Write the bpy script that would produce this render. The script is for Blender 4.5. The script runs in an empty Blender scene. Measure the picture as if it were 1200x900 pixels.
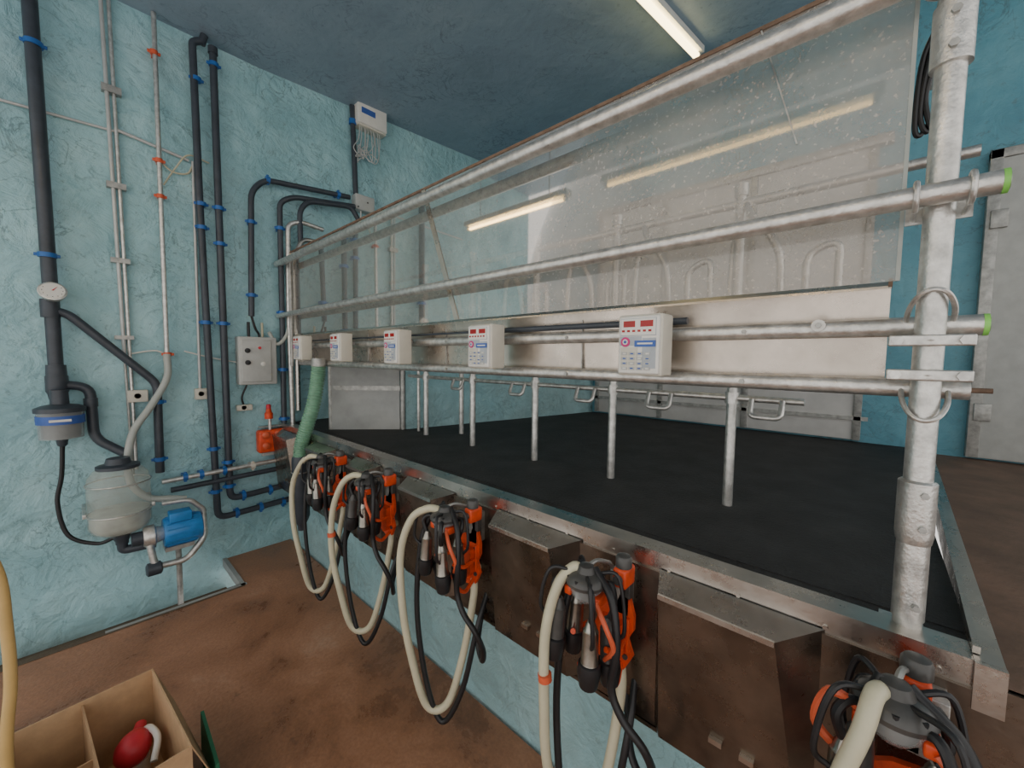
import bpy, math, random
from mathutils import Vector, Matrix
random.seed(4)
EYE=1.82   # eye height over pit floor; geometry is authored relative to eye level then lifted
# ------------------------------------------------------------------ materials
def new_mat(name):
    m=bpy.data.materials.new(name);m.use_nodes=True
    nt=m.node_tree;b=nt.nodes["Principled BSDF"];return m,nt,b
def N(nt,t,**kw):
    n=nt.nodes.new(t)
    for k,v in kw.items():
        if k in n.inputs: n.inputs[k].default_value=v
        else: setattr(n,k,v)
    return n
def ramp(nt,src,stops):
    r=nt.nodes.new("ShaderNodeValToRGB");e=r.color_ramp.elements
    while len(e)<len(stops): e.new(0.5)
    for i,(p,c) in enumerate(stops):
        e[i].position=p;e[i].color=(*c,1) if len(c)==3 else c
    nt.links.new(src,r.inputs[0]);return r
def simple(name,col,rough=.5,metal=0,var=.15,scale=12,bump=0,bscale=60,spec=None,trans=0,alpha=1,rvar=0):
    m,nt,b=new_mat(name)
    tc=N(nt,"ShaderNodeTexCoord");no=N(nt,"ShaderNodeTexNoise",Scale=scale,Detail=6.0,Roughness=.6)
    nt.links.new(tc.outputs["Object"],no.inputs["Vector"])
    lo=tuple(c*(1-var) for c in col);hi=tuple(min(1,c*(1+var)) for c in col)
    r=ramp(nt,no.outputs["Fac"],[(.3,lo),(.7,hi)])
    nt.links.new(r.outputs[0],b.inputs["Base Color"])
    b.inputs["Roughness"].default_value=rough;b.inputs["Metallic"].default_value=metal
    if rvar:
        n3=N(nt,"ShaderNodeTexNoise",Scale=scale*1.7,Detail=8.0,Roughness=.7);nt.links.new(tc.outputs["Object"],n3.inputs["Vector"])
        rr=ramp(nt,n3.outputs["Fac"],[(.3,(rough-rvar,)*3),(.7,(rough+rvar,)*3)]);nt.links.new(rr.outputs[0],b.inputs["Roughness"])
    if spec is not None:b.inputs["Specular IOR Level"].default_value=spec
    b.inputs["Transmission Weight"].default_value=trans
    b.inputs["Alpha"].default_value=alpha
    if bump:
        n2=N(nt,"ShaderNodeTexNoise",Scale=bscale,Detail=4.0);nt.links.new(tc.outputs["Object"],n2.inputs["Vector"])
        bp=N(nt,"ShaderNodeBump",Strength=bump,Distance=.01);nt.links.new(n2.outputs["Fac"],bp.inputs["Height"])
        nt.links.new(bp.outputs[0],b.inputs["Normal"])
    return m
def plaster(name,c_dark,c_mid,c_light,dirt=(.12,.2,.2),bs=.6,wear=None):
    m,nt,b=new_mat(name);L=nt.links
    tc=N(nt,"ShaderNodeTexCoord")
    n1=N(nt,"ShaderNodeTexNoise",Scale=1.6,Detail=9.0,Roughness=.65);L.new(tc.outputs["Object"],n1.inputs["Vector"])
    r=ramp(nt,n1.outputs["Fac"],[(.3,c_dark),(.5,c_mid),(.72,c_light)])
    n2=N(nt,"ShaderNodeTexNoise",Scale=24.0,Detail=6.0,Roughness=.7);L.new(tc.outputs["Object"],n2.inputs["Vector"])
    r2=ramp(nt,n2.outputs["Fac"],[(.58,(0,0,0)),(.70,(.6,.6,.6))])
    mx=N(nt,"ShaderNodeMix",data_type='RGBA');L.new(r2.outputs[0],mx.inputs["Factor"]);L.new(r.outputs[0],mx.inputs["A"]);mx.inputs["B"].default_value=(*dirt,1)
    last=mx
    for sc,seed,wd in ((2.2,0,.012),(4.5,7.3,.02)):
        mp=N(nt,"ShaderNodeMapping");mp.inputs["Location"].default_value=(seed,seed*2,seed);L.new(tc.outputs["Object"],mp.inputs[0])
        n3=N(nt,"ShaderNodeTexNoise",Scale=sc,Detail=8.0,Roughness=.55,Distortion=1.6);L.new(mp.outputs[0],n3.inputs["Vector"])
        r3=ramp(nt,n3.outputs["Fac"],[(.5-wd,(0,0,0)),(.5,(.6,.6,.6)),(.5+wd,(0,0,0))])
        n4=N(nt,"ShaderNodeTexNoise",Scale=1.1,Detail=2.0);L.new(mp.outputs[0],n4.inputs["Vector"])
        r4=ramp(nt,n4.outputs["Fac"],[(.50,(0,0,0)),(.62,(1,1,1))])
        mu=N(nt,"ShaderNodeMath",operation='MULTIPLY');L.new(r3.outputs[0],mu.inputs[0]);L.new(r4.outputs[0],mu.inputs[1])
        mx2=N(nt,"ShaderNodeMix",data_type='RGBA');L.new(mu.outputs[0],mx2.inputs["Factor"]);L.new(last.outputs["Result"],mx2.inputs["A"]);mx2.inputs["B"].default_value=(dirt[0]*.6,dirt[1]*.6,dirt[2]*.6,1)
        last=mx2
    if wear:
        n5=N(nt,"ShaderNodeTexNoise",Scale=1.0,Detail=8.0,Roughness=.65);L.new(tc.outputs["Object"],n5.inputs["Vector"])
        sp=N(nt,"ShaderNodeSeparateXYZ");L.new(tc.outputs["Object"],sp.inputs[0])
        mr=N(nt,"ShaderNodeMapRange");L.new(sp.outputs[2],mr.inputs[0]);mr.inputs[1].default_value=0.3;mr.inputs[2].default_value=1.1;mr.inputs[3].default_value=.16;mr.inputs[4].default_value=0
        ad=N(nt,"ShaderNodeMath",operation='ADD');L.new(n5.outputs["Fac"],ad.inputs[0]);L.new(mr.outputs[0],ad.inputs[1])
        r5=ramp(nt,ad.outputs[0],[(.54,(0,0,0)),(.68,(.6,.6,.6))])
        mx3=N(nt,"ShaderNodeMix",data_type='RGBA');L.new(r5.outputs[0],mx3.inputs["Factor"]);L.new(last.outputs["Result"],mx3.inputs["A"]);mx3.inputs["B"].default_value=(*wear,1)
        last=mx3
    L.new(last.outputs["Result"],b.inputs["Base Color"]);b.inputs["Roughness"].default_value=.5
    nb=N(nt,"ShaderNodeTexNoise",Scale=6.0,Detail=9.0,Roughness=.58,Distortion=.6);L.new(tc.outputs["Object"],nb.inputs["Vector"])
    nc=N(nt,"ShaderNodeTexNoise",Scale=1.8,Detail=3.0,Distortion=1.0);L.new(tc.outputs["Object"],nc.inputs["Vector"])
    am=N(nt,"ShaderNodeMath",operation='MULTIPLY_ADD');L.new(nc.outputs["Fac"],am.inputs[0]);am.inputs[1].default_value=1.6;L.new(nb.outputs["Fac"],am.inputs[2])
    bp=N(nt,"ShaderNodeBump",Strength=bs,Distance=.06);L.new(am.outputs[0],bp.inputs["Height"]);L.new(bp.outputs[0],b.inputs["Normal"])
    return m
M={}
M['wall']=plaster("turquoise_plaster",(.25,.47,.52),(.35,.60,.65),(.47,.72,.76),dirt=(.16,.25,.27),wear=(.27,.40,.41),bs=.65)
M['wallfar']=plaster("blue_plaster",(.09,.26,.34),(.12,.34,.43),(.18,.42,.50),bs=.3)
M['ceil']=plaster("ceiling_paint",(.23,.31,.38),(.27,.36,.44),(.32,.41,.48),dirt=(.13,.18,.22),bs=.15)
m,nt,b=new_mat("brown_pit_floor");L=nt.links
tc=N(nt,"ShaderNodeTexCoord");n1=N(nt,"ShaderNodeTexNoise",Scale=1.7,Detail=9.0,Roughness=.7,Distortion=.4);L.new(tc.outputs["Object"],n1.inputs["Vector"])
r=ramp(nt,n1.outputs["Fac"],[(.32,(.17,.08,.045)),(.48,(.37,.175,.095)),(.6,(.45,.225,.13)),(.72,(.54,.33,.22))])
n2=N(nt,"ShaderNodeTexNoise",Scale=60.0,Detail=3.0);L.new(tc.outputs["Object"],n2.inputs["Vector"])
mx=N(nt,"ShaderNodeMix",data_type='RGBA',blend_type='MULTIPLY');mx.inputs["Factor"].default_value=.5
r2=ramp(nt,n2.outputs["Fac"],[(.3,(.6,.6,.6)),(.7,(1,1,1))])
L.new(r.outputs[0],mx.inputs["A"]);L.new(r2.outputs[0],mx.inputs["B"])
n3=N(nt,"ShaderNodeTexNoise",Scale=9.0,Detail=7.0,Roughness=.7);L.new(tc.outputs["Object"],n3.inputs["Vector"])
r3=ramp(nt,n3.outputs["Fac"],[(.62,(0,0,0)),(.72,(.55,.55,.55))])
mx4=N(nt,"ShaderNodeMix",data_type='RGBA');L.new(r3.outputs[0],mx4.inputs["Factor"]);L.new(mx.outputs["Result"],mx4.inputs["A"]);mx4.inputs["B"].default_value=(.12,.06,.035,1)
L.new(mx4.outputs["Result"],b.inputs["Base Color"])
rr=ramp(nt,n1.outputs["Fac"],[(.35,(.16,.16,.16)),(.6,(.6,.6,.6))]);L.new(rr.outputs[0],b.inputs["Roughness"])
bp=N(nt,"ShaderNodeBump",Strength=.25,Distance=.01);L.new(n2.outputs["Fac"],bp.inputs["Height"]);L.new(bp.outputs[0],b.inputs["Normal"])
M['floor']=m
M['floor2']=simple("brown_passage_floor",(.15,.09,.06),.6,var=.3,scale=6,bump=.3)
M['trench']=simple("dirty_concrete",(.12,.09,.06),.8,bump=.5)
M['mat']=simple("black_rubber_mat",(.026,.026,.026),.72,var=.45,scale=5,bump=.7,bscale=90)
M['steel']=simple("brushed_stainless",(.52,.49,.45),.30,1,var=.22,scale=5,bump=.05,rvar=.10)
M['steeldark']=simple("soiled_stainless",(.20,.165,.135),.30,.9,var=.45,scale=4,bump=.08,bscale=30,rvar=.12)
M['galv']=simple("galvanised_steel",(.64,.63,.60),.36,.8,var=.28,scale=26,bump=.15,bscale=120,rvar=.10)
M['galv2']=simple("dull_galvanised",(.42,.42,.40),.5,.7,var=.3,scale=22,bump=.15)
M['conduit']=simple("grey_conduit",(.55,.56,.55),.4,.3,var=.12)
M['tray']=simple("tray_steel",(.60,.53,.46),.31,.9,var=.32,scale=2.5,bump=.05,rvar=.12)
M['rust']=simple("rusty_edge",(.20,.13,.09),.8,.2,var=.4,scale=20)
M['pvc']=simple("dark_grey_pvc",(.045,.055,.07),.4,var=.25,scale=10)
M['blue']=simple("blue_clamp",(.02,.13,.42),.4)
M['bluepump']=simple("blue_motor_paint",(.03,.22,.55),.4,var=.2)
M['orange']=simple("orange_plastic",(.72,.075,.018),.42,var=.25,scale=25)
M['orange2']=simple("orange_clamp",(.70,.12,.05),.4)
M['black']=simple("black_rubber",(.016,.016,.018),.42,var=.3)
M['dk']=simple("smoked_plastic",(.065,.063,.06),.32,var=.3)
M['shell']=simple("teat_cup_shell",(.36,.34,.30),.28,.95,var=.3,scale=20)
M['cream']=simple("cream_milk_hose",(.60,.56,.40),.33,var=.10,scale=8)
M['greyhose']=simple("grey_hose",(.42,.45,.42),.4,var=.1)
M['white']=simple("white_plastic",(.78,.77,.72),.4,var=.06)
M['offwhite']=simple("beige_plastic",(.66,.63,.54),.45,var=.06)
M['greybox']=simple("grey_enclosure",(.50,.51,.49),.5,var=.1)
M['greydoor']=simple("grey_door_sheet",(.36,.37,.36),.5,var=.25,scale=3)
M['whitedoor']=simple("white_panel",(.60,.59,.57),.5,var=.15,scale=3)
M['green']=simple("green_spiral_hose",(.20,.40,.27),.35,var=.15)
M['lime']=simple("lime_cap",(.25,.65,.12),.4)
M['red']=simple("red_rubber",(.62,.03,.05),.4)
M['redled']=simple("red_display",(.35,.01,.01),.2)
M['labelblue']=simple("label_blue",(.05,.12,.42),.5)
M['labelgrey']=simple("label_grey",(.42,.46,.50),.5)
M['magenta']=simple("label_magenta",(.6,.03,.2),.5)
M['card']=simple("cardboard",(.56,.36,.20),.85,var=.1,scale=20,bump=.1)
M['cardin']=simple("cardboard_inside",(.42,.26,.14),.85,var=.1)
M['wood']=simple("yellow_hose",(.60,.40,.15),.4,var=.1)
M['greenbag']=simple("green_sheet",(.02,.14,.07),.5)
M['jar']=simple("translucent_jar",(.60,.64,.58),.12,var=.1,alpha=.32)
M['foam']=simple("jar_residue",(.60,.62,.56),.5,var=.25,alpha=.75)
M['clear']=simple("clear_bowl",(.5,.53,.53),.12,var=.05,alpha=.45)
for nm,st,colr in (("glow",8,(1,.78,.36,1)),("glow2",13,(1,.68,.27,1))):
    m,nt,b=new_mat("tube_"+nm);b.inputs["Base Color"].default_value=(1,.95,.8,1)
    b.inputs["Emission Color"].default_value=colr;b.inputs["Emission Strength"].default_value=st;M[nm]=m
m=bpy.data.materials.new("dusty_clear_sheet");m.use_nodes=True;nt=m.node_tree;L=nt.links;nt.nodes.clear()
out=N(nt,"ShaderNodeOutputMaterial");tc=N(nt,"ShaderNodeTexCoord")
tr=N(nt,"ShaderNodeBsdfTransparent");tr.inputs[0].default_value=(.88,.85,.81,1)
df=N(nt,"ShaderNodeBsdfDiffuse");df.inputs[0].default_value=(.50,.46,.41,1)
gl=N(nt,"ShaderNodeBsdfGlossy");gl.inputs["Roughness"].default_value=.035;gl.inputs[0].default_value=(.85,.82,.78,1)
n1=N(nt,"ShaderNodeTexNoise",Scale=3.0,Detail=10.0,Roughness=.7);L.new(tc.outputs["Object"],n1.inputs["Vector"])
r1=ramp(nt,n1.outputs["Fac"],[(.3,(.30,.30,.30)),(.75,(.62,.62,.62))])
n2=N(nt,"ShaderNodeTexNoise",Scale=90.0,Detail=2.0);L.new(tc.outputs["Object"],n2.inputs["Vector"])
r2=ramp(nt,n2.outputs["Fac"],[(.62,(0,0,0)),(.70,(.5,.5,.5))])
ad=N(nt,"ShaderNodeMath",operation='ADD');ad.use_clamp=True;L.new(r1.outputs[0],ad.inputs[0]);L.new(r2.outputs[0],ad.inputs[1])
mx=N(nt,"ShaderNodeMixShader");L.new(ad.outputs[0],mx.inputs[0]);L.new(tr.outputs[0],mx.inputs[1]);L.new(df.outputs[0],mx.inputs[2])
fr=N(nt,"ShaderNodeFresnel");fr.inputs[0].default_value=1.5
ma=N(nt,"ShaderNodeMath",operation='MULTIPLY_ADD');L.new(fr.outputs[0],ma.inputs[0]);ma.inputs[1].default_value=.55;ma.inputs[2].default_value=.035
mx2=N(nt,"ShaderNodeMixShader");L.new(ma.outputs[0],mx2.inputs[0]);L.new(mx.outputs[0],mx2.inputs[1]);L.new(gl.outputs[0],mx2.inputs[2]);L.new(mx2.outputs[0],out.inputs[0])
M['sheet']=m
# ------------------------------------------------------------------ mesh builder
def frame(d):
    d=Vector(d).normalized();a=Vector((0,0,1)) if abs(d.z)<.9 else Vector((1,0,0))
    u=d.cross(a).normalized();v=d.cross(u).normalized();return u,v
class B:
    def __init__(s,name):
        s.name=name;s.v=[];s.f=[];s.m=[];s.mats=[]
    def mi(s,k):
        if k not in s.mats:s.mats.append(k)
        return s.mats.index(k)
    def add(s,vs,fs,k):
        o=len(s.v);s.v+= [tuple(p) for p in vs];i=s.mi(k)
        for f in fs:s.f.append([o+a for a in f]);s.m.append(i)
    def tube(s,pts,r,k,n=12,caps=True,rf=None):
        P=[Vector(p) for p in pts];u=None;vs=[];K=len(P)
        for i,p in enumerate(P):
            t=(P[min(i+1,K-1)]-P[max(i-1,0)])
            t=t.normalized()
            if u is None:u,v=frame(t)
            else:
                u=(u-t*u.dot(t));u=u.normalized();v=t.cross(u)
            v=t.cross(u)
            ri=r if rf is None else rf(i)
            for j in range(n):
                a=2*math.pi*j/n;vs.append(p+u*(math.cos(a)*ri)+v*(math.sin(a)*ri))
        fs=[]
        for i in range(K-1):
            for j in range(n):
                a=i*n+j;b_=i*n+(j+1)%n;fs.append((a,b_,b_+n,a+n))
        if caps:fs.append(tuple(range(n))[::-1]);fs.append(tuple((K-1)*n+j for j in range(n)))
        s.add(vs,fs,k)
    def cyl(s,a,b,r,k,r2=None,n=16):
        rs=[r,r if r2 is None else r2];s.tube([a,b],r,k,n,True,lambda i:rs[i])
    def hose(s,pts,r,k,n=10,sub=8):
        s.tube(smooth(pts,sub),r,k,n)
    def pipe(s,pts,r,k,bend=.05,n=12):
        s.tube(fillet(pts,bend),r,k,n)
    def lathe(s,o,axis,prof,k,n=20):
        o=Vector(o);ax=Vector(axis).normalized();u,v=frame(ax);vs=[]
        for (h,r) in prof:
            for j in range(n):
                a=2*math.pi*j/n;vs.append(o+ax*h+u*(math.cos(a)*max(r,1e-4))+v*(math.sin(a)*max(r,1e-4)))
        fs=[];K=len(prof)
        for i in range(K-1):
            for j in range(n):
                a=i*n+j;b_=i*n+(j+1)%n;fs.append((a,b_,b_+n,a+n))
        fs.append(tuple(range(n))[::-1]);fs.append(tuple((K-1)*n+j for j in range(n)))
        s.add(vs,fs,k)
    def box(s,lo,hi,k,bev=0.0,rot=None,piv=None):
        lo=Vector(lo);hi=Vector(hi)
        if bev<=0:
            vs=[Vector((x,y,z)) for x in (lo.x,hi.x) for y in (lo.y,hi.y) for z in (lo.z,hi.z)]
            fs=[(0,1,3,2),(4,6,7,5),(0,4,5,1),(2,3,7,6),(0,2,6,4),(1,5,7,3)]
        else:
            import bmesh
            bm=bmesh.new();bmesh.ops.create_cube(bm,size=1)
            for v in bm.verts:v.co=Vector([(lo[i]+hi[i])/2+v.co[i]*(hi[i]-lo[i]) for i in range(3)])
            bmesh.ops.bevel(bm,geom=list(bm.edges),offset=bev,segments=3,affect='EDGES',profile=.5)
            bm.verts.index_update();vs=[v.co.copy() for v in bm.verts];fs=[tuple(v.index for v in f.verts) for f in bm.faces];bm.free()
        if rot is not None:
            pv=Vector(piv) if piv is not None else (lo+hi)/2
            vs=[pv+rot@(v-pv) for v in vs]
        s.add(vs,fs,k)
    def prism(s,poly,d,k):
        n=len(poly);P=[Vector(p) for p in poly];d=Vector(d)
        vs=P+[p+d for p in P];fs=[tuple(range(n))[::-1],tuple(range(n,2*n))]
        for i in range(n):fs.append((i,(i+1)%n,(i+1)%n+n,i+n))
        s.add(vs,fs,k)
    def torus(s,c,axis,R,r,k,n=20,m=8,arc=(0,2*math.pi),u=None):
        c=Vector(c);ax=Vector(axis).normalized()
        if u is None:u,v=frame(ax)
        else:u=Vector(u).normalized();v=ax.cross(u)
        pts=[c+u*(R*math.cos(arc[0]+(arc[1]-arc[0])*i/n))+v*(R*math.sin(arc[0]+(arc[1]-arc[0])*i/n)) for i in range(n+1)]
        s.tube(pts,r,k,m,caps=True)
    def build(s):
        me=bpy.data.meshes.new(s.name);me.from_pydata(s.v,[],s.f);me.update()
        for k in s.mats:me.materials.append(M[k])
        me.polygons.foreach_set("material_index",s.m)
        import bmesh
        bm=bmesh.new();bm.from_mesh(me);bmesh.ops.recalc_face_normals(bm,faces=bm.faces);bm.to_mesh(me);bm.free()
        me.polygons.foreach_set("use_smooth",[True]*len(me.polygons))
        me.set_sharp_from_angle(angle=math.radians(38))
        xs=[v.co for v in me.vertices]
        c=Vector(((min(p.x for p in xs)+max(p.x for p in xs))/2,(min(p.y for p in xs)+max(p.y for p in xs))/2,min(p.z for p in xs)))
        ob=bpy.data.objects.new(s.name,me);bpy.context.collection.objects.link(ob)
        me.transform(Matrix.Translation(-c));ob.location=c+Vector((0,0,EYE))
        return ob
def smooth(pts,sub=8):
    P=[Vector(p) for p in pts];out=[]
    Q=[P[0]*2-P[1]]+P+[P[-1]*2-P[-2]]
    for i in range(1,len(Q)-2):
        for j in range(sub):
            t=j/sub;a,b,c,d=Q[i-1],Q[i],Q[i+1],Q[i+2]
            out.append(.5*((2*b)+(c-a)*t+(2*a-5*b+4*c-d)*t*t+(3*b-a-3*c+d)*t**3))
    out.append(P[-1]);return out
def fillet(pts,r,seg=5):
    P=[Vector(p) for p in pts];out=[P[0]]
    for i in range(1,len(P)-1):
        a=(P[i-1]-P[i]);b=(P[i+1]-P[i]);q=min(r,a.length*.45,b.length*.45);a.normalize();b.normalize()
        A=P[i]+a*q;C=P[i]+b*q
        for j in range(seg+1):
            t=j/seg;out.append(A*(1-t)**2+P[i]*2*t*(1-t)+C*t*t)
    out.append(P[-1]);return out
W=4.2
def wp(x,z,off=.05):          # wall survey coordinates (cm on the 3.10 m datum) -> metres on the real wall
    k=(W-off)/310.0
    return (x*k,W-off,z*k)
# ------------------------------------------------------------------ room shell
FZ=-1.82;PZ=-.65;XF=4.25
b=B("floor");b.box((-2.2,-3,FZ-.1),(1.36,3.62,FZ),'floor')
b.box((.82,3.62,FZ-.1),(1.36,W,FZ),'floor')
b.box((-2.2,3.62,FZ-.4),(.82,W,-2.08),'trench')
b.box((-2.2,3.585,FZ-.1),(.82,3.64,FZ+.004),'trench')
b.box((.05,3.60,FZ-.06),(.84,3.625,FZ+.008),'greydoor');b.box((.80,3.60,FZ-.06),(.83,W-.002,FZ+.008),'greydoor');b.build()
b=B("wall_end");b.box((-2.2,W,-2.4),(XF+.2,W+.15,3.0),'wall');b.build()
b=B("wall_far");b.box((XF,-3,-.7),(XF+.15,W,3.0),'wallfar');b.build()
b=B("wall_pit_side");b.box((1.38,-.22,FZ-.1),(1.5,W,-.81),'wall');b.box((1.277,-3,FZ-.1),(1.5,-.24,-.676),'floor2');b.build()
b=B("ceiling")
zl=2.56
poly=[(-2.2,-3,zl),(1.2,-3,zl),(XF+.2,-3,zl+.20),(XF+.2,-3,3.1),(-2.2,-3,3.1)]
b.prism(poly,(0,W+3.0,0),'ceil');b.build()
b=B("floor_upper");b.prism([(1.277,-3,-.80),(XF,-3,-.80),(XF,-.335,-.80),(1.277,-.237,-.80)],(0,0,.125),'floor2');b.build()
b=B("wall_partition")
b.prism([(1.97,3.08,PZ),(4.25,2.54,PZ),(4.25,2.66,PZ),(1.97,3.2,PZ)],(0,0,.78),'wall');b.build()
b=B("door_1")
b.prism([(1.50,3.52,PZ),(1.93,3.12,PZ),(1.95,3.15,PZ),(1.52,3.55,PZ)],(0,0,.72),'greydoor')
b.cyl((1.95,3.1,PZ),(1.95,3.1,.12),.022,'galv2');b.cyl((1.50,3.54,PZ),(1.50,3.54,.12),.02,'galv2')
b.prism([(1.505,3.505,-.30),(1.925,3.105,-.30),(1.93,3.11,-.30),(1.51,3.51,-.30)],(0,0,.04),'galv2')
b.build()
b=B("door_2")
b.box((XF-.05,-1.6,-.66),(XF,-.53,1.36),'greybox',.006)
b.box((XF-.06,-.56,-.66),(XF,-.50,1.42),'galv2',.004);b.box((XF-.06,-1.6,1.36),(XF,-.5,1.42),'galv2',.004)
for z in (-.4,.9):b.box((XF-.075,-.6,z),(XF-.045,-.52,z+.12),'galv2',.004)
b.build()
b=B("door_3")
b.box((XF-.05,.06,-.63),(XF,2.48,1.65),'whitedoor',.005)
for y in (.06,.86,1.66,2.42):b.box((XF-.07,y,-.63),(XF-.04,y+.05,1.65),'galv2',.004)
b.box((XF-.07,.02,-.47),(XF-.045,2.48,-.44),'galv2');b.box((XF-.08,-.02,1.65),(XF,2.5,1.72),'galv2',.004);b.build()
# ------------------------------------------------------------------ platform
YE=-.22
b=B("milking_platform")
b.box((1.42,YE+.02,-.80),(XF,W-.002,PZ),'mat')
b.prism([(1.275,YE,PZ+.012),(1.355,YE,PZ+.012),(1.355,YE,PZ-.03),(1.345,YE,PZ-.03),(1.345,YE,PZ+.002),(1.285,YE,PZ+.002),(1.285,YE,PZ-.06),(1.275,YE,PZ-.06)],(0,W-.01-YE,0),'steel')
b.box((1.285,YE+.01,-.80),(1.43,W-.01,PZ-.003),'mat')
b.prism([(1.275,YE-.015,PZ+.014),(1.275,YE+.03,PZ+.014),(3.9,YE-.06,PZ+.014),(3.9,YE-.105,PZ+.014)],(0,0,-.07),'steel')
b.prism([(1.30,YE+.018,PZ+.016),(1.30,YE+.03,PZ+.016),(3.9,YE-.06,PZ+.016),(3.9,YE-.072,PZ+.016)],(0,0,.016),'steel')
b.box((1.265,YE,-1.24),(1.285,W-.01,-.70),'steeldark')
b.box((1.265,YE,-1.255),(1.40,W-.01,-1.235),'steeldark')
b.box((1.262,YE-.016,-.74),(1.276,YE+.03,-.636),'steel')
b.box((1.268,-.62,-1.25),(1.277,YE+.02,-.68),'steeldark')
ys=[-.06,.67,1.42,2.15,2.79,3.5]
xo=1.185
for i in range(len(ys)):
    y0=ys[i]+.12;y1=(ys[i+1] if i<5 else 4.3)-.18
    if y1-y0<.1:continue
    top=[(1.27,y0,-.69),(xo,y0+.095,-.728),(xo,y1-.03,-.728),(1.27,y1,-.69)]
    bot=[(1.27,y0,-1.23),(xo+.045,y0+.03,-1.23),(xo+.045,y1-.03,-1.23),(1.27,y1,-1.23)]
    vs=top+bot
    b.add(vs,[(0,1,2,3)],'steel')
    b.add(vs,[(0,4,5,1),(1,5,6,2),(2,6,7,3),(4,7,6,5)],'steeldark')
    b.prism([(xo-.004,y0+.095,-.725),(xo+.004,y0+.095,-.725),(xo+.004,y0+.095,-.74),(xo-.004,y0+.095,-.74)],(0,y1-y0-.125,0),'steel')
    for yy in (y0+.13,y0+.21):
        b.box((xo+.02,yy,-1.12),(xo+.036,yy+.035,-1.105),'steel')
    for yy in (y0+.11,y1-.07):
        for zz in (-.80,-1.15):b.cyl((xo+.04,yy,zz),(xo+.002+.09*(-zz-.73),yy,zz),.005,'steel',n=8)
for i in range(22):
    y=YE+.08+i*.2
    b.cyl((1.276,y,-.685),(1.270,y,-.685),.006,'steel',n=8)
b.build()
# ------------------------------------------------------------------ railing
b=B("pipe_railing")
XR=1.345;PY=-.09
b.cyl((XR,PY,PZ),(XR,PY,.98),.0265,'galv',n=24)
b.lathe((XR,PY,-.28),(0,0,-1),[(0,.029),(.005,.035),(.13,.035),(.15,.032),(.16,.026)],'galv',24)
b.lathe((XR,PY,-.62),(0,0,1),[(0,.026),(.0,.030),(.26,.030),(.265,.026)],'galv',24)
b.lathe((XR,PY,.66),(0,0,1),[(0,.026),(.0,.035),(.13,.035),(.13,.026)],'galv',24)
b.lathe((XR,PY,.88),(0,0,1),[(0,.026),(.0,.036),(.12,.036),(.12,.02)],'galv',24)
for zz in (.69,.76):b.cyl((XR-.034,PY,zz),(XR-.043,PY,zz),.009,'galv2',n=6)
for zz in (-.31,-.39,-.58):b.cyl((XR-.03,PY-.01,zz),(XR-.040,PY-.012,zz),.008,'galv2',n=6)
b.cyl((XR,PY,.90),(1.90,PY,.90),.022,'galv')
b.cyl((XR-.09,PY,.955),(XR+.05,PY,.955),.018,'galv')
b.box((XR-.04,PY-.03,PZ-.002),(XR+.04,PY+.05,PZ+.008),'galv')
YL=4.17;XA=XR-.052
TZ=.848
b.cyl((XA,-.12,TZ),(XA,YL,TZ),.028,'galv',n=20)
b.torus((XR,PY,TZ),(0,0,1),.05,.007,'galv')
Z2=.371
b.cyl((XA,-.172,Z2),(XA,YL,Z2),.0235,'galv',n=20)
XB=XR+.052
b.cyl((XB,-.176,.087),(XB,YL-.1,.087),.024,'galv',n=20)
b.cyl((XB,-.165,-.064),(XB,YL-.25,-.064),.023,'galv',n=20)
b.cyl((XA,-.172,Z2),(XA,-.181,Z2),.0245,'lime');b.cyl((XA,-.181,Z2),(XA,-.183,Z2),.018,'galv2')
b.cyl((XB,-.176,.087),(XB,-.185,.087),.025,'lime');b.cyl((XB,-.185,.087),(XB,-.187,.087),.018,'galv2')
b.cyl((XB,-.165,-.064),(XB,-.2,-.064),.006,'rust')
for dy in (-.042,.042):
    c=Vector((XA,PY+dy,Z2))
    b.torus(c,(0,1,0),.031,.0055,'galv',n=18,arc=(0,2*math.pi))
    for dz in (-.031,.031):b.cyl((XA,PY+dy,Z2+dz),(XR+.04,PY+dy,Z2+dz),.0055,'galv',n=8)
b.box((XR+.030,PY-.055,.33),(XR+.036,PY+.055,.42),'galv')
for zz in (.05,-.030):
    b.torus((XR,PY,zz),(0,0,1),.032,.006,'galv',n=24)
    b.box((XR-.037,PY-.07,zz-.013),(XR-.028,PY+.07,zz+.013),'galv',.004)
    for dy in (-.054,.054):
        b.cyl((XR-.045,PY+dy,zz),(XR+.075,PY+dy,zz),.006,'galv',n=8);b.cyl((XR-.047,PY+dy,zz),(XR-.037,PY+dy,zz),.011,'galv',n=6)
for zz,s in ((.155,1),(-.125,-1)):
    pts=[(XR+.05,PY-.040,zz-.07*s),(XR-.0,PY-.037,zz-.03*s),(XR-.030,PY-.022,zz),(XR-.035,PY,zz+.010*s),(XR-.030,PY+.022,zz),(XR,PY+.037,zz-.03*s),(XR+.05,PY+.040,zz-.07*s)]
    b.hose(pts,.0055,'galv',8,5)
b.cyl((XB-.025,.12,.097),(XB-.030,.12,.097),.016,'white',n=16);b.cyl((XB-.03,.12,.097),(XB-.036,.12,.097),.007,'galv2',n=10)
b.cyl((XR+.02,4.05,-.10),(XR+.02,4.05,.90),.016,'galv2')
for y in (.3,.95,1.75,2.55,3.3):
    b.cyl((XB-.022,y,-.064),(XB-.029,y,-.064),.008,'galv2',n=6)
    b.cyl((XB-.022,y,.087),(XB-.029,y,.087),.007,'galv2',n=6)
b.cyl((XB-.015,.47,.130),(XB-.015,1.34,.130),.012,'pvc')
b.cyl((XB-.015,1.34,.130),(XB-.015,3.6,.130),.006,'pvc')
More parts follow.
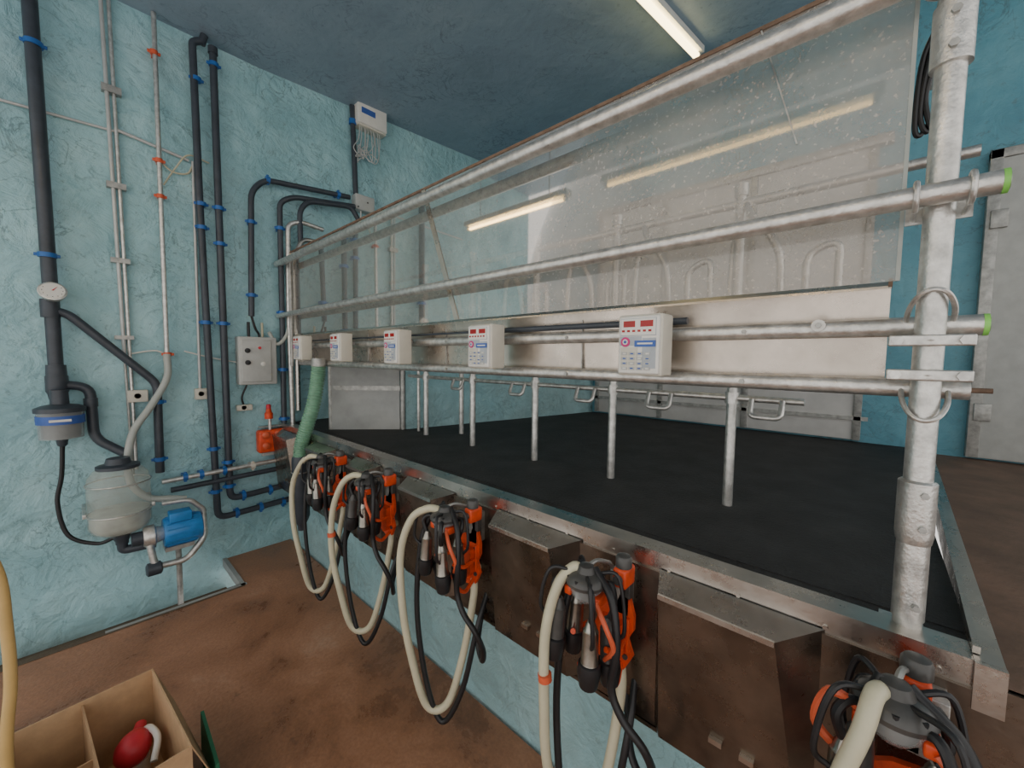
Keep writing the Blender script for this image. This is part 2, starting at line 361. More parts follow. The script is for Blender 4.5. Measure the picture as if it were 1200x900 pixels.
# slack control cables hanging from the cross tube
for k in range(3):
    b.hose([(1.50,-.09,.885),(1.50,-.075+k*.012,.78),(1.51,-.06+k*.008,.68-k*.03),(1.52,-.08+k*.01,.60),(1.54,-.09,.70),(1.56,-.09,.885)],.006,'black',8)
b.build()
b=B("splash_panel")
xp=XR+.03
b.add([(xp,-.03,.20),(xp,1.66,.20),(xp,1.96,.955),(xp,-.03,.955)],[(0,1,2,3)],'sheet')
b.add([(xp+.002,1.65,.20),(xp+.002,YL,.20),(xp+.002,YL,.955),(xp+.002,1.95,.955)],[(0,1,2,3)],'sheet')
b.prism([(xp-.004,1.64,.2),(xp-.004,1.675,.2),(xp-.004,1.975,.955),(xp-.004,1.94,.955)],(.003,0,0),'tray')
b.prism([(xp-.004,.19,.60),(xp-.004,.194,.60),(xp-.004,.296,.955),(xp-.004,.292,.955)],(.003,0,0),'galv2')
b.box((xp-.004,-.03,.950),(xp+.010,YL,.962),'rust')
b.box((xp-.003,-.034,.2),(xp+.006,-.026,.955),'greyhose')
b.build()
b=B("feed_trough_plate")
b.prism([(xp+.004,-.02,.19),(xp+.035,-.02,.205),(xp+.05,-.02,.15),(xp+.06,-.02,-.05),(xp+.054,-.02,-.05),(xp+.045,-.02,.15),(xp+.030,-.02,.198),(xp+.002,-.02,.183)],(0,4.1,0),'tray')
b.box((xp+.002,-.022,.188),(xp+.04,-.014,.208),'rust')
for y in (.9,1.8,2.7):b.box((xp+.040,y,-.04),(xp+.05,y+.004,.16),'galv2')
b.prism([(xp+.058,0,-.05),(xp+.16,0,-.09),(xp+.16,0,-.084),(xp+.058,0,-.044)],(0,4.0,0),'tray')
b.build()
# ------------------------------------------------------------------ stall frame behind
b=B("stall_frame")
XS=1.95
for y in (.46,1.04,1.58,2.17,2.75):
    b.cyl((XS,y,PZ),(XS,y,.73),.021,'galv',n=16)
    b.lathe((XS,y,-.19),(0,0,1),[(0,.021),(.0,.028),(.05,.028),(.05,.021)],'galv')
    b.lathe((XS,y,.70),(0,0,1),[(0,.021),(.0,.027),(.05,.027),(.05,.01)],'galv')
b.cyl((XS,-.21,.67),(XS,3.3,.67),.018,'galv');b.cyl((XS,.2,-.165),(XS,3.0,-.165),.014,'galv')
b.cyl((XS,-.1,.14),(XS,3.2,.14),.016,'galv')
b.cyl((2.19,2.58,PZ),(2.19,2.58,.4),.02,'galv');b.cyl((2.0,2.93,PZ),(2.0,2.93,.3),.014,'galv')
for y in (.32,.77,1.19,1.70,2.3):
    b.pipe([(XS-.02,y-.05,-.165),(XS-.05,y-.05,-.235),(XS-.05,y+.06,-.235),(XS-.02,y+.06,-.165)],.011,'galv',.025)
    b.pipe([(XS,y-.02,.14),(XS-.04,y-.02,.45),(XS-.04,y+.09,.60),(XS,y+.12,.67)],.015,'galv',.08)
    b.pipe([(XS,y+.17,.14),(XS+.03,y+.17,.52),(XS+.03,y+.10,.60)],.014,'galv',.05)
    b.pipe([(XS,y-.10,.14),(XS,y-.10,.42),(XS,y-.20,.46),(XS,y-.20,.14)],.014,'galv',.05)
b.build()
# ------------------------------------------------------------------ control units
def control(y,z,i):
    b=B("milking_control_unit")
    x0,x1=1.225,1.325;w,h=.075,.100
    b.box((x0+.012,y-w,z-h),(x1,y+w,z+h),'offwhite',.008)
    b.box((x0,y-w+.006,z-h+.006),(x0+.03,y+w-.006,z+h-.006),'white',.007)
    f=x0-.0015
    def lab(ya,yb,za,zb,k,t=.0015):b.box((f-t+.0015,y+ya,z+za),(x0+.002,y+yb,z+zb),k)
    lab(-.060,.060,.030,.086,'labelgrey');lab(-.058,.058,.032,.084,'white',.002)
    lab(.010,.050,.058,.078,'redled',.003);lab(-.050,-.008,.058,.078,'redled',.003)
    for a in range(6):
        lab(.045-a*.018,.055-a*.018,.042,.049,'redled',.003)
    lab(-.012,.062,-.002,.028,'labelgrey');lab(-.06,-.016,-.075,.022,'labelgrey')
    lab(.0,.058,-.075,-.008,'offwhite')
    lab(-.060,.010,-.006,.014,'labelblue',.003);lab(-.05,.0,.002,.007,'white',.004)
    b.cyl((f+.001,y+.042,z+.010),(f-.002,y+.042,z+.010),.016,'magenta',n=18);b.cyl((f,y+.042,z+.010),(f-.003,y+.042,z+.010),.009,'white',n=14);b.cyl((f,y+.042,z+.010),(f-.0035,y+.042,z+.010),.005,'labelblue',n=14)
    for r in range(4):
        for c in range(4):
            ya=.045-c*.026;za=-.028-r*.016
            lab(ya-.010,ya+.010,za-.005,za+.005,'greybox',.003)
            lab(ya-.006,ya+.004,za-.002,za+.002,'labelblue' if (r+c)%3 else 'white',.004)
    b.box((x1-.005,y-.03,z+.02),(x1+.04,y+.03,z+.045),'galv2',.003)
    b.box((x1-.005,y-.02,z-.06),(x1+.03,y+.02,z-.03),'galv2',.003)
    b.build()
for i,(y,z) in enumerate([(.570,.046),(1.33,.050),(2.08,.056),(2.82,.060),(3.54,.064)]):control(y,z,i)
# ------------------------------------------------------------------ clusters
def cluster(y0,i):
    rnd=random.Random(i*7+1)
    b=B("milking_cluster")
    j=lambda a=.015:rnd.uniform(-a,a)
    cx=1.10;cz=-.722 if i else -.698
    px=1.205;pz=-.07 if i==0 else 0
    prof=[(-.110,-.85),(-.095,-.80),(-.06,-.79),(-.05,-.82),(.0,-.83),(.03,-.85),(.025,-.91),(.045,-.96),(.035,-1.03),(-.02,-1.07),(-.08,-1.05),(-.11,-.99),(-.09,-.94),(-.11,-.90)]
    b.prism([(px,y0+a-.01,z+pz) for a,z in prof],(.016,0,0),'orange')
    prof2=[(-.080,-.88),(.0,-.88),(.01,-.99),(-.04,-1.03),(-.08,-.99)]
    b.prism([(px-.03,y0+a-.01,z+pz) for a,z in prof2],(.03,0,0),'orange')
    for zz in (-.88,-.95,-1.0):
        b.cyl((px-.006,y0-.095,zz+pz),(px+.01,y0-.095,zz+pz),.009,'dk',n=10)
    b.box((px-.012,y0-.108,-.98+pz),(px+.004,y0-.098,-.86+pz),'orange',.003)
    b.box((px,y0-.09,-.86),(1.27,y0-.03,-.72),'galv2',.003)
    ky=y0-(.085 if i else .035);kz=.006 if i else .02
    b.box((px-.045,ky-.024,-.755+kz),(px+.03,ky+.024,-.690+kz),'orange',.010)
    b.box((px+.0,ky-.018,-.86),(px+.03,ky+.018,-.74),'dk',.004)
    b.lathe((px-.012,ky,-.690+kz),(0,0,1),[(0,.020),(.0,.027),(.028,.027),(.036,.022),(.040,.01)],'dk')
    b.cyl((px-.045,ky,-.722+kz),(px-.058,ky,-.722+kz),.015,'dk')
    for s in (-1,1):
        b.pipe([(px,y0-.03+s*.06,-.93+pz),(px-.09,y0-.03+s*.085,-.93+pz),(px-.13,y0-.03+s*.06,-.905+pz)],.009,'orange',.02,8)
        b.pipe([(px,y0-.03+s*.05,-1.03+pz),(px-.07,y0-.03+s*.07,-1.06+pz),(px-.10,y0-.03+s*.05,-1.03+pz)],.009,'orange',.02,8)
    b.lathe((cx,y0,cz-.075),(0,0,1),[(0,.014),(.008,.032),(.03,.049),(.055,.055),(.06,.055)],'clear')
    b.lathe((cx,y0,cz-.07),(0,0,1),[(0,.008),(.02,.030),(.045,.042),(.054,.044)],'dk')
    b.lathe((cx,y0,cz-.016),(0,0,1),[(0,.055),(.002,.064),(.014,.067),(.028,.060),(.038,.046),(.043,.032),(.050,.029),(.062,.024),(.066,.012)],'dk',28)
    for q in range(8):
        a=q*math.pi/4;b.cyl((cx+.057*math.cos(a),y0+.057*math.sin(a),cz-.005),(cx+.057*math.cos(a),y0+.057*math.sin(a),cz+.014),.006,'black',n=8)
    b.pipe([(cx,y0,cz+.04),(cx+.05,y0-.01,cz+.05),(px+.01,y0-.03,cz+.02),(px+.02,y0-.04,cz-.06)],.007,'galv2',.02,8)
    for q in range(4):
        a=math.radians(38+90*q)+j(.15);dx=math.cos(a);dy=math.sin(a)
        base=Vector((cx+dx*.035,y0+dy*.045,cz-.02))
        top=Vector((cx+dx*.050-.015,y0+dy*.090,cz-.105+j(.015)))
        end=top+Vector((dx*.004+j(.010),dy*.014+j(.012),-.20+j(.012)))
        ax=(end-top).normalized()
        b.hose([base,base+Vector((dx*.032,dy*.040,.014)),top+Vector((dx*.018,dy*.02,.06)),top],.010,'black',8,6)
        sh='shell' if (q+i)%2 or q==2 else 'dk'
        b.lathe(top,ax,[(-.016,.010),(.0,.017),(.014,.020),(.018,.0245),(.115,.0275),(.12,.029)],sh,18)
        b.lathe(top,ax,[(.118,.029),(.122,.035),(.146,.037),(.165,.034),(.195,.028),(.205,.016),(.19,.010)],'black',18)
        sp=Vector((cx+dx*.035,y0+dy*.035,cz+.022))
        m1=sp+Vector((dx*.06-.015,dy*.08,.004));m2=top+Vector((dx*.05-.01,dy*.06,-.01));m3=top+Vector((dx*.024,dy*.024,-.06))
        b.hose([sp,m1,m2,m3],.0065,'black',8,7)
    for dy in (-.055,.050):
        b.box((cx-.035,y0+dy-.013,cz-.060),(cx+.02,y0+dy+.013,cz-.030),'orange',.005)
    b.hose([(cx-.04,y0-.06,cz-.04),(cx-.06,y0-.11,cz-.09),(cx-.04,y0-.125,cz-.16),(cx-.01,y0-.08,cz-.23)],.008,'orange2',8,6)
    if i==0:
        b.hose([(cx-.03,y0+.05,cz-.02),(cx-.05,y0+.10,cz-.0),(cx-.05,y0+.12,cz-.08),(cx-.03,y0+.07,cz-.14)],.010,'orange2',8,6)
    g=(.45,.58,.95,1,1)[i];xi=(0,.03,0,0,0)[i]
    H=[(cx,y0+.015,cz+.020),(cx-.045+xi,y0+.070*g,cz+.030),(cx-.085+xi,y0+.135*g+j(),cz-.03),(cx-.12+xi,y0+.185*g+j(),cz-.19),(cx-.13+xi,y0+.165*g+j(),-1.15),(cx-.11+xi,y0+.12*g+j(),-1.38),(cx-.07+xi,y0+.05+j(),-1.60+j()),(cx-.01,y0-.03,-1.60+j()),(cx+.05,y0-.07,-1.38),(cx+.10,y0-.085,-1.12),(cx+.13,y0-.06,-1.02),(1.275,y0-.05,-1.0)]
    b.hose(H,.0175,'cream',14,10)
    if i in (1,3):
        q=H[4];b.cyl((q[0],q[1],-1.04),(q[0]+.001,q[1]-.002,-1.062),.023,'orange2',n=14)
    H2=[(cx+.01,y0+.02,cz+.045),(cx-.02+xi,y0+.09*g,cz-.02),(cx-.05+xi,y0+.13*g,cz-.18),(cx-.07+xi,y0+.13*g+j(),-1.2),(cx-.06,y0+.06*g+j(),-1.52),(cx-.03,y0-.02,-1.68),(cx+.03,y0-.09,-1.52),(cx+.09,y0-.12,-1.25),(1.275,y0-.10,-1.12)]
    b.hose(H2,.0125,'black',12,10)
    H3=[(cx+.02,y0-.02,cz+.035),(cx-.01,y0-.10,cz-.03),(cx-.03,y0-.13,cz-.16),(cx-.02,y0-.11,-1.02),(cx-.02,y0-.15,-1.10),(cx-.01,y0-.215,-1.16),(cx+.02,y0-.235,-1.25),(cx+.05,y0-.20,-1.33),(cx+.09,y0-.13,-1.30),(1.28,y0-.07,-1.18)]
    b.hose(H3,.0125,'black',12,8)
    b.build()
for i,y in enumerate([-.065,.665,1.41,2.14,2.77]):cluster(y,i)
# ------------------------------------------------------------------ wall pipework
def clamp(b,p,r,k='blue',wide=.03,axis='z'):
    x,y,z=p
    if axis=='z':
        b.lathe((x,y,z-wide/2),(0,0,1),[(0,r+.001),(0,r+.008),(wide,r+.008),(wide,r+.001)],k,14)
        b.box((x-.010,y+.0,z-.012),(x+.010,W-.001,z+.012),k);b.box((x-r-.022,y-.008,z-.010),(x+r+.022,y+.008,z+.010),k,.003)
    else:
        b.lathe((x-wide/2,y,z),(1,0,0),[(0,r+.001),(0,r+.008),(wide,r+.008),(wide,r+.001)],k,14)
        b.box((x-.012,y,z-.010),(x+.012,W-.001,z+.010),k);b.box((x-.010,y-.008,z-r-.02),(x+.010,y+.008,z+r+.02),k,.003)
o=.09
b=B("vacuum_main_pipe")
b.cyl((*wp(-8.5,0,o)[:2],2.555),wp(-7.5,-9,o),.037,'pvc',n=20)
b.lathe(wp(-7.5,-6,o),(0,0,-1),[(0,.037),(0,.048),(.05,.050),(.07,.05),(.08,.055),(.18,.055),(.20,.046),(.24,.04)],'pvc',20)
b.pipe([wp(-8,22,o),wp(-2,20,o),wp(31,-17,o),wp(30.5,-70,o)],.028,'pvc',.06)
b.lathe(wp(-8.2,27,o),(0,0,-1),[(0,.037),(0,.046),(.12,.046),(.12,.037)],'pvc',20)
b.pipe([wp(-7,-16,o),wp(4,-18,o),wp(4.5,-46,o),wp(16,-56,.16)],.030,'pvc',.07)
b.lathe(wp(4,-24,o),(0,0,-1),[(0,.03),(0,.037),(.06,.037),(.06,.03)],'pvc')
for z in (150,49):clamp(b,wp(-8,z,o),.037)
clamp(b,wp(31,-28,o),.028);clamp(b,wp(30.6,-62,o),.028)
b.build()
b=B("moisture_trap")
c=wp(-7,-40,.15)
b.lathe((c[0],c[1],c[2]-.06),(0,0,1),[(0,.06),(.01,.105),(.16,.11),(.19,.113)],'clear',24)
b.lathe((c[0],c[1],c[2]-.055),(0,0,1),[(0,.05),(.01,.09),(.10,.09)],'dk',24)
b.lathe((c[0],c[1],c[2]+.125),(0,0,1),[(0,.108),(.002,.122),(.03,.122),(.045,.09),(.055,.045),(.15,.042)],'pvc',24)
b.lathe((c[0],c[1],c[2]+.050),(0,0,1),[(0,.109),(0,.114),(.055,.114),(.055,.109)],'labelblue',24)
b.box((c[0]-.05,c[1]-.118,c[2]+.070),(c[0]+.05,c[1]-.105,c[2]+.085),'white')
b.lathe((c[0],c[1],c[2]-.06),(0,0,-1),[(0,.03),(.04,.025),(.05,.015)],'pvc')
b.hose([(c[0],c[1],c[2]-.10),wp(-8,-64,.14),wp(-10,-78,.14),wp(-7,-96,.16),wp(3,-104,.2),wp(10,-103,.25)],.013,'black')
b.build()
b=B("vacuum_gauge")
c=Vector(wp(-7,31,.16));ax=Vector((0,-1,.45)).normalized()
b.lathe(c,ax,[(-.05,.01),(-.02,.014),(-.02,.063),(.012,.067),(.016,.058)],'galv',26)
b.lathe(c+ax*.0145,ax,[(0,.057),(.003,.057)],'white',26)
b.prism([c+ax*.018+Vector((-.004,0,0)),c+ax*.018+Vector((.004,0,0)),c+ax*.018+Vector((.025,.010,.03))],ax*.002,'red')
for q in range(9):
    a=math.radians(-30+q*30);u=Vector((1,0,0));v=ax.cross(u)
    p=c+ax*.0175+u*(.046*math.cos(a))-v*(.046*math.sin(a));b.cyl(p,p+ax*.002,.0025,'black',n=6)
b.build()
b=B("milk_receiver_jar")
c=wp(13,-78,.30);R=.165
b.lathe((c[0],c[1],c[2]-.30),(0,0,1),[(0,.05),(.015,.10),(.04,.145),(.08,R),(.38,R),(.43,R*.95),(.47,R*.78),(.49,R*.6)],'jar',32)
b.lathe((c[0],c[1],c[2]-.295),(0,0,1),[(0,.04),(.015,.09),(.04,.135),(.08,R-.008),(.17,R-.008)],'foam',32)
b.lathe((c[0],c[1],c[2]+.18),(0,0,1),[(0,.09),(.0,.115),(.022,.115),(.032,.07),(.07,.06)],'pvc',24)
b.torus((c[0],c[1],c[2]-.13),(0,0,1),R+.003,.005,'galv',n=30)
b.torus((c[0],c[1],c[2]+.08),(0,0,1),R+.003,.005,'galv',n=30)
for s in (-1,1):
    b.box((c[0]+s*(R+.01)-.01,c[1]-.01,c[2]-.14),(c[0]+s*(R+.01)+.01,W-.001,c[2]-.11),'galv',.003)
b.lathe((c[0],c[1],c[2]-.30),(0,0,-1),[(0,.05),(.03,.045),(.05,.035),(.07,.035)],'pvc')
b.pipe([(c[0],c[1],c[2]-.36),(c[0],c[1],c[2]-.42),wp(27,-112,.34)],.03,'pvc',.04)
b.build()
b=B("milk_pump")
c=Vector(wp(29,-107,.40))
b.lathe(c+Vector((.02,0,0)),(1,0,0),[(0,.06),(.0,.098),(.01,.104),(.21,.104),(.22,.098),(.23,.06)],'bluepump',26)
for q in range(16):
    a=q*math.pi/8;u=Vector((0,math.cos(a),math.sin(a)))
    b.box(c+u*.106+Vector((.035,-.003,-.003)),c+u*.106+Vector((.21,.003,.003)),'bluepump')
b.box(c+Vector((.05,-.08,.08)),c+Vector((.18,.03,.15)),'bluepump',.008)
b.lathe(c+Vector((-.09,0,0)),(1,0,0),[(0,.03),(.0,.065),(.02,.078),(.06,.078),(.07,.06),(.11,.05)],'galv',24)
b.lathe(c+Vector((-.15,0,0)),(1,0,0),[(0,.03),(0,.048),(.06,.048),(.06,.03)],'pvc')
b.box(c+Vector((.02,-.06,-.13)),c+Vector((.19,.06,-.10)),'galv2')
b.pipe([c+Vector((.23,0,.0)),c+Vector((.27,0,.10)),c+Vector((.18,0,.21)),c+Vector((.02,0,.22))],.018,'galv',.04)
b.pipe([c+Vector((-.06,-.04,-.04)),c+Vector((-.04,-.07,-.21)),c+Vector((.14,-.07,-.22)),c+Vector((.26,-.03,-.09)),c+Vector((.255,-.01,.08))],.022,'galv',.05)
b.lathe(c+Vector((-.09,-.07,-.22)),(1,0,0),[(0,.03),(.01,.046),(.08,.046),(.09,.03)],'pvc')
b.cyl(c+Vector((.10,0,-.13)),(c.x+.10,c.y,-2.08),.018,'galv2')
b.build()
b=B("milk_delivery_hose")
b.cyl((wp(37,0,.07)[0],wp(0,0,.07)[1],2.555),wp(36,-2,.07),.016,'galv')
for z in (170,111,91,0):clamp(b,wp(36.4,z,.07),.016,'orange2')
b.hose([wp(36,0,.08),wp(35.5,-14,.10),wp(28,-30,.14),wp(20,-44,.18),wp(17,-60,.2),wp(18,-74,.22),wp(25,-84,.25),wp(35,-87,.28),wp(42,-89,.30)],.024,'greyhose',14,8)
b.build()
b=B("wall_conduit")
b.cyl((wp(16,0,.03)[0],W-.03,2.555),wp(18,-5,.03),.012,'conduit');b.cyl((wp(19,0,.03)[0],W-.03,2.555),wp(20.5,-66,.03),.012,'galv')
b.cyl(wp(-60,117,.02),wp(20,120,.02),.010,'conduit');b.cyl(wp(20,121,.03),wp(50,116,.03),.012,'conduit')
b.cyl(wp(18,-5,.03),wp(19,-70,.03),.009,'galv2')
b.cyl(wp(52,116,.03),wp(51,-22,.03),.011,'conduit')
b.hose([wp(36,112,.04),wp(42,107,.05),wp(49,108,.04),wp(52,114,.03)],.007,'cream',8)
b.hose([wp(60,118,.03),wp(50,119,.05),wp(44,110,.05),wp(38,98,.03)],.006,'cream',8)
for z in (140,90,50,8):b.box(wp(14.5,z,.05),wp(22,z+2,.0),'galv2')
b.hose([wp(20,0,.03),wp(30,2,.03),wp(34,1,.03)],.006,'white',8)
b.hose([wp(72,-5,.03),wp(62,-3,.03),wp(54,-1,.03),wp(44,2,.03)],.006,'white',8)
b.build()
b=B("vacuum_line_pipe")
b.pipe([(wp(58.5,0,o)[0],W-o,2.50),wp(54,186,o),wp(54.5,92,o),wp(57.5,-106,o),wp(106,-104,o)],.026,'pvc',.07)
b.cyl((wp(58.5,0,o)[0],W-o,2.48),(wp(60,0,o)[0],W-o,2.555),.026,'pvc')
for z in (165,92,78,20,-60,-88):clamp(b,wp(55.2+(z<0)*1.5,z,o),.026)
for x in (68,82,96):clamp(b,wp(x,-105.3,o),.026,axis='x')
b.build()
b=B("vacuum_line_pipe")
b.pipe([wp(64,187,o),wp(64,94,o),wp(64.5,-95,o),wp(106,-93,o)],.027,'pvc',.07)
b.lathe(wp(64,188,o),(0,0,-1),[(0,.027),(0,.034),(.05,.034),(.05,.027)],'pvc')
for z in (178,92,70,20,-70,-86):clamp(b,wp(64.2,z,o),.027)
for x in (72,88):clamp(b,wp(x,-94.4,o),.027,axis='x')
b.build()
b=B("pulsation_pipe_loop")
b.pipe([wp(80,26,o),wp(82,108,o),wp(90,118,o),wp(149,124,o)],.024,'pvc',.08)
b.pipe([wp(98,-60,o),wp(98.5,10,o),wp(99,106,o),wp(108,112,.12),wp(153,118,.12)],.024,'pvc',.08)
b.pipe([wp(112,60,.14),wp(112,104,.14),wp(118,112,.14),wp(150,117,.14),wp(156,108,.14)],.024,'pvc',.07)
for p in ((81.5,88),(80.6,40)):clamp(b,wp(*p,o),.024)
for p in ((98.8,88),(98.6,30),(98.2,-10),(98.2,-45)):clamp(b,wp(*p,o),.024)
for p in ((92,118.5),(140,123.3)):clamp(b,wp(*p,o),.024,axis='x')
b.cyl(wp(152,194,.05),wp(154,128,.05),.026,'pvc');b.lathe(wp(152.3,180,.05),(0,0,1),[(0,.03),(0,.036),(.05,.036),(.05,.03)],'blue')
b.hose([wp(80,26,o),wp(82,18,.08),wp(84,14,.06),wp(84,8,.06)],.010,'black',8)
b.build()
b=B("milk_line_pipe")
b.pipe([wp(104,-58,.12),wp(103,30,.12),wp(104,92,.12),wp(112,96,.14),wp(128,94,.14)],.022,'galv',.12)
b.pipe([wp(108,-40,.16),wp(108,70,.16),wp(113,84,.16),wp(124,84,.16)],.022,'steel',.1)
b.hose([wp(90,16,.1),wp(95,8,.1),wp(101,14,.12),wp(104,26,.12)],.016,'greyhose',10)
b.hose([wp(104,-56,.12),wp(108,-66,.12),wp(116,-72,.14),wp(118,-90,.16)],.016,'galv',10)
b.pipe([wp(31,-76,.12),wp(107,-74,.12)],.020,'galv');b.pipe([wp(35,-82,.10),wp(107,-80,.10)],.022,'pvc')
for x in (42,50,62,78,94):clamp(b,wp(x,-75.3,.12),.020,'offwhite' if x==78 else 'blue',axis='x')
b.build()
b=B("electrical_enclosure")
b.box(wp(72,-20,.12),wp(92,12,.0),'greybox',.012)
b.box(wp(73.5,-18,.135),wp(90.5,10,.10),'greybox',.006)
for dx,dz in ((77,3),(77,-5)):
    p=wp(dx,dz,.13);b.lathe(p,(0,-1,0),[(0,.022),(.01,.022),(.03,.015),(.032,.01)],'black')
p=wp(84,5,.13);b.lathe(p,(0,-1,0),[(0,.012),(.02,.012)],'red' )
p=wp(86,-6,.13);b.lathe(p,(0,-1,0),[(0,.02),(.006,.02),(.01,.012)],'white')
b.cyl(wp(78,12,.06),wp(78,22,.06),.012,'black');b.cyl(wp(86,12,.06),wp(86,22,.06),.010,'cream')
b.hose([wp(76,-20,.06),wp(73,-28,.05),wp(74,-34,.04)],.008,'black',8)
b.build()
def socket(p,w,h,name="wall_socket"):
    b=B(name);b.box(wp(p[0]-w,p[1]-h,.06),wp(p[0]+w,p[1]+h,.0),'offwhite',.008)
    q=wp(p[0],p[1],.062)
    b.lathe(q,(0,-1,0),[(-.01,.026),(.004,.026),(.004,.02),(-.002,.02)],'offwhite',20)
    for s in (-1,1):b.cyl((q[0]+s*.009,q[1]-.003,q[2]),(q[0]+s*.009,q[1]+.004,q[2]),.003,'black',n=8)
    b.build()
socket((22.5,-24),4.2,3.6);socket((51.5,-24.5),3.0,3.6);socket((74,-35),4,2.2)
b=B("wall_junction_box");b.box(wp(154,117,.10),wp(166,126,.0),'greybox',.008);b.hose([wp(158,117,.06),wp(157,108,.05),wp(150,104,.05)],.008,'white',8)
b.cyl(wp(156,119,.11),wp(156,119,.10),.008,'black');b.cyl(wp(164,124,.11),wp(164,124,.10),.008,'black');b.build()
b=B("pulsator_controller")
b.box(wp(157,185,.14),wp(176,200,.0),'white',.01);b.box(wp(160,193,.145),wp(171,196.5,.13),'labelblue');b.box(wp(157,183,.12),wp(176,186,.0),'offwhite',.006)
for i in range(10):
    x=158.2+i*1.8
    b.hose([wp(x,185,.08),wp(x+random.uniform(-2,2),172-i%3*5,.09),wp(x-3+random.uniform(-3,3),163-i%2*6,.08),wp(159+random.uniform(-3,4),158+i%4*3,.07),wp(156,166-i*1.5,.05)],.005,'conduit',8)
b.build()
b=B("drain_valve")
q=Vector(wp(90,-59,.12))
b.box(wp(82,-68,.13),wp(98,-51,.03),'orange',.02)
for s in (-1,1):
    for t in (-1,1):b.lathe(q+Vector((s*.05,0,t*.05)),(0,-1,0),[(0,.028),(.02,.033),(.03,.024),(.035,.01)],'orange2')
b.box(wp(84,-70,.06),wp(99,-66,.0),'greybox',.004)
b.cyl(wp(89,-53,.09),wp(89,-44,.09),.014,'galv');b.lathe(wp(88.5,-44,.09),(0,0,1),[(0,.02),(0,.034),(.05,.034),(.06,.025),(.09,.02),(.10,.008)],'orange')
b.lathe(wp(88.5,-37,.09),(0,0,1),[(0,.01),(.0,.02),(.03,.02),(.04,.012)],'red')
b.box(wp(83,-50,.07),wp(95,-48.5,.0),'galv2')
b.build()
b=B("corrugated_hose")
pts=smooth([(1.325,3.34,-.08),(1.315,3.36,-.22),(1.29,3.38,-.40),(1.25,3.42,-.58),(1.215,3.44,-.72),(1.20,3.44,-.84)],30)
b.tube(pts,.05,'green',18,True,lambda i:.050+(.006 if (i//2)%2 else -.002))
b.cyl((1.325,3.34,-.085),(1.325,3.34,-.02),.056,'galv2')
b.lathe((1.20,3.44,-.82),(0,0,-1),[(0,.056),(.02,.062),(.05,.064),(.50,.064),(.54,.05),(.58,.03),(.62,.028)],'pvc',22)
b.torus((1.20,3.44,-.95),(0,0,1),.066,.005,'galv2',n=24)
b.build()
# ------------------------------------------------------------------ box, ball, hose on the pit floor
b=B("cardboard_box")
Rz=Matrix.Rotation(math.radians(5),3,'Z');pc=Vector((-.02,2.09,FZ))
def cb(lo,hi,k):b.box(lo,hi,k,rot=Rz,piv=pc)
hx,hy,h=.225,.30,.36;x0,x1,y0,y1=pc.x-hx,pc.x+hx,pc.y-hy,pc.y+hy;t=.006
cb((x0,y0,FZ+.001),(x1,y1,FZ+.01),'card')
cb((x0,y0,FZ+.01),(x0+t,y1,FZ+h),'card');cb((x1-t,y0,FZ+.01),(x1,y1,FZ+h),'card')
cb((x0+t,y0,FZ+.01),(x1-t,y0+t,FZ+h),'card');cb((x0+t,y1-t,FZ+.01),(x1-t,y1,FZ+h),'card')
cb((pc.x-.003,y0+t,FZ+.01),(pc.x+.003,y1-t,FZ+h-.015),'cardin');cb((x0+t,pc.y-.003,FZ+.01),(pc.x,pc.y+.003,FZ+h-.06),'cardin')
b.prism([Rz@(Vector(p)-pc)+pc for p in ((x1,y0,FZ+h),(x1,y1,FZ+h),(x1+.07,y1-.02,FZ+h-.20),(x1+.07,y0+.02,FZ+h-.20))],(-.003,0,-.003),'card')
b.build()
b=B("red_rubber_bulb")
q=Vector((.09,2.16,FZ+.20))
b.lathe(q+Vector((-.02,-.06,-.0)),(.3,1,.1),[(0,.01),(.01,.035),(.03,.052),(.065,.060),(.10,.052),(.125,.036),(.14,.022),(.18,.020),(.185,.01)],'red',24)
b.cyl(q+Vector((0,.0,-.19)),q+Vector((0,0,-.04)),.05,'offwhite')
b.hose([q+Vector((.05,-.12,.0)),q+Vector((.07,-.05,.04)),q+Vector((.05,.05,.03)),q+Vector((.02,.10,-.04))],.012,'white')
b.build()
b=B("green_dustpan")
b.prism([(.30,1.78,FZ+.01),(.30,2.12,FZ+.01),(.30,2.10,FZ+.26),(.30,1.82,FZ+.22)],(.012,0,0),'greenbag');b.box((.24,1.85,FZ+.001),(.312,2.05,FZ+.012),'greenbag');b.build()
b=B("yellow_hose")
b.hose([(-.35,1.50,FZ+.02),(-.22,1.58,FZ+.06),(-.165,1.6,-1.5),(-.165,1.6,-1.05),(-.150,1.6,-.85),(-.150,1.6,-.70),(-.158,1.6,-.55),(-.20,1.6,-.44),(-.30,1.6,-.42),(-.38,1.6,-.55),(-.40,1.6,-1.0),(-.42,1.55,FZ+.02)],.012,'wood',12,10)
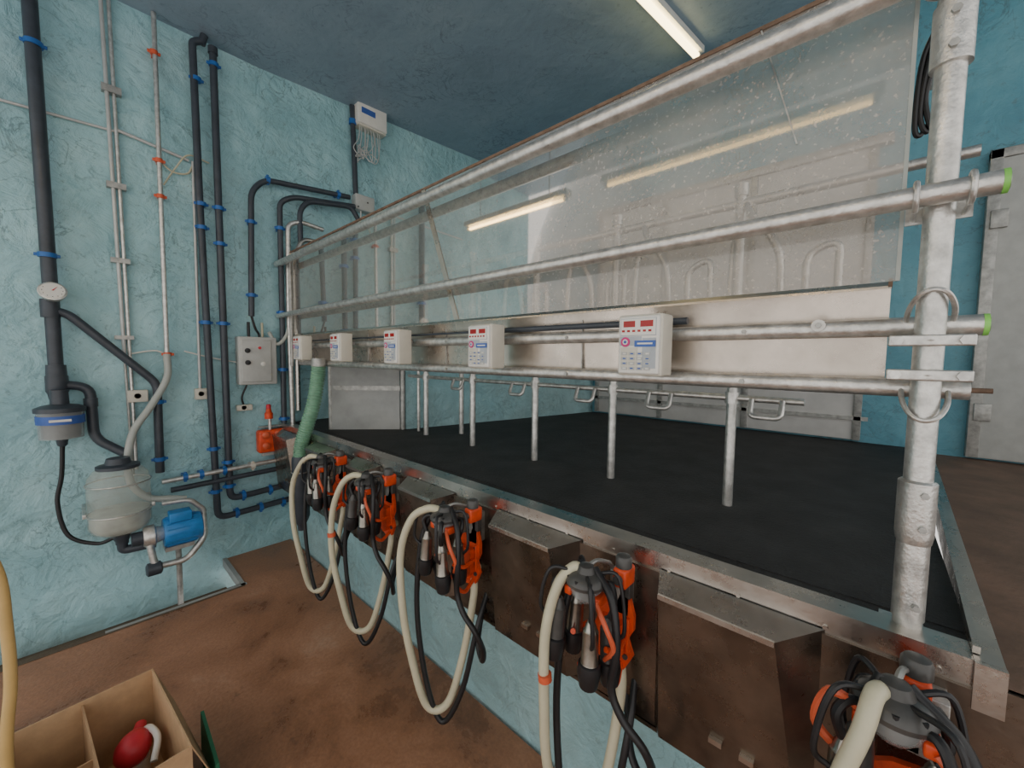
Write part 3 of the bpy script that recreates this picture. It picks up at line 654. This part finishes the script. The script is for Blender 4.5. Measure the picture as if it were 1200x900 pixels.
b.build()
# ------------------------------------------------------------------ fluorescent lamps
def lamp(a,c,drop=0,tr_=.016,gk='glow'):
    b=B("fluorescent_lamp");a=Vector(a);c=Vector(c);d=(c-a).normalized();s=d.cross(Vector((0,0,1)))
    def bar(w,z0,z1,k,ex=0):
        P=[a-d*ex-s*w,a-d*ex+s*w,c+d*ex+s*w,c+d*ex-s*w]
        b.prism([p+Vector((0,0,z0)) for p in P],(0,0,z1-z0),k)
    bar(.045,.030,.083,'white',.02)
    b.cyl(a+d*.03,c-d*.03,tr_,gk,n=14)
    for p,q in ((a,a+d*.03),(c-d*.03,c)):
        b.cyl(p,q,tr_+.002,'white',n=14);b.box(q*.5+p*.5-Vector((.012,.012,0)),q*.5+p*.5+Vector((.012,.012,.04)),'white')
    if drop:
        for t in (.15,.85):
            p=a.lerp(c,t);b.cyl(p+Vector((0,0,.08)),Vector((p.x,p.y,2.56)),.005,'galv2',n=8)
    b.build()
lamp((2.30,1.42,2.545),(3.76,1.28,2.630),0,.026)
lamp((-.42,2.22,1.5),(-.42,3.62,1.5),1,.014,'glow2')
lamp((-.42,.06,1.5),(-.42,1.82,1.5),1,.014,'glow2')
# ------------------------------------------------------------------ world light (added ambient fill, enters where left and rear walls are left out)
w=bpy.data.worlds.new("World");bpy.context.scene.world=w;w.use_nodes=True
bg=w.node_tree.nodes["Background"];bg.inputs[0].default_value=(1,.97,.93,1);bg.inputs[1].default_value=1.35
# ------------------------------------------------------------------ camera
cam=bpy.data.cameras.new("Camera");co=bpy.data.objects.new("Camera",cam);bpy.context.collection.objects.link(co)
right=Vector((.674769,-.737953,.010586));down=Vector((-.041312,-.052089,-.997788));fwd=Vector((.736871,.672839,-.065635))
mt=Matrix((( right.x,-down.x,-fwd.x),(right.y,-down.y,-fwd.y),(right.z,-down.z,-fwd.z))).to_4x4()
co.matrix_world=Matrix.Translation((0,0,EYE))@mt
cam.sensor_width=36;cam.lens=13.95;cam.clip_start=.02
bpy.context.scene.camera=co
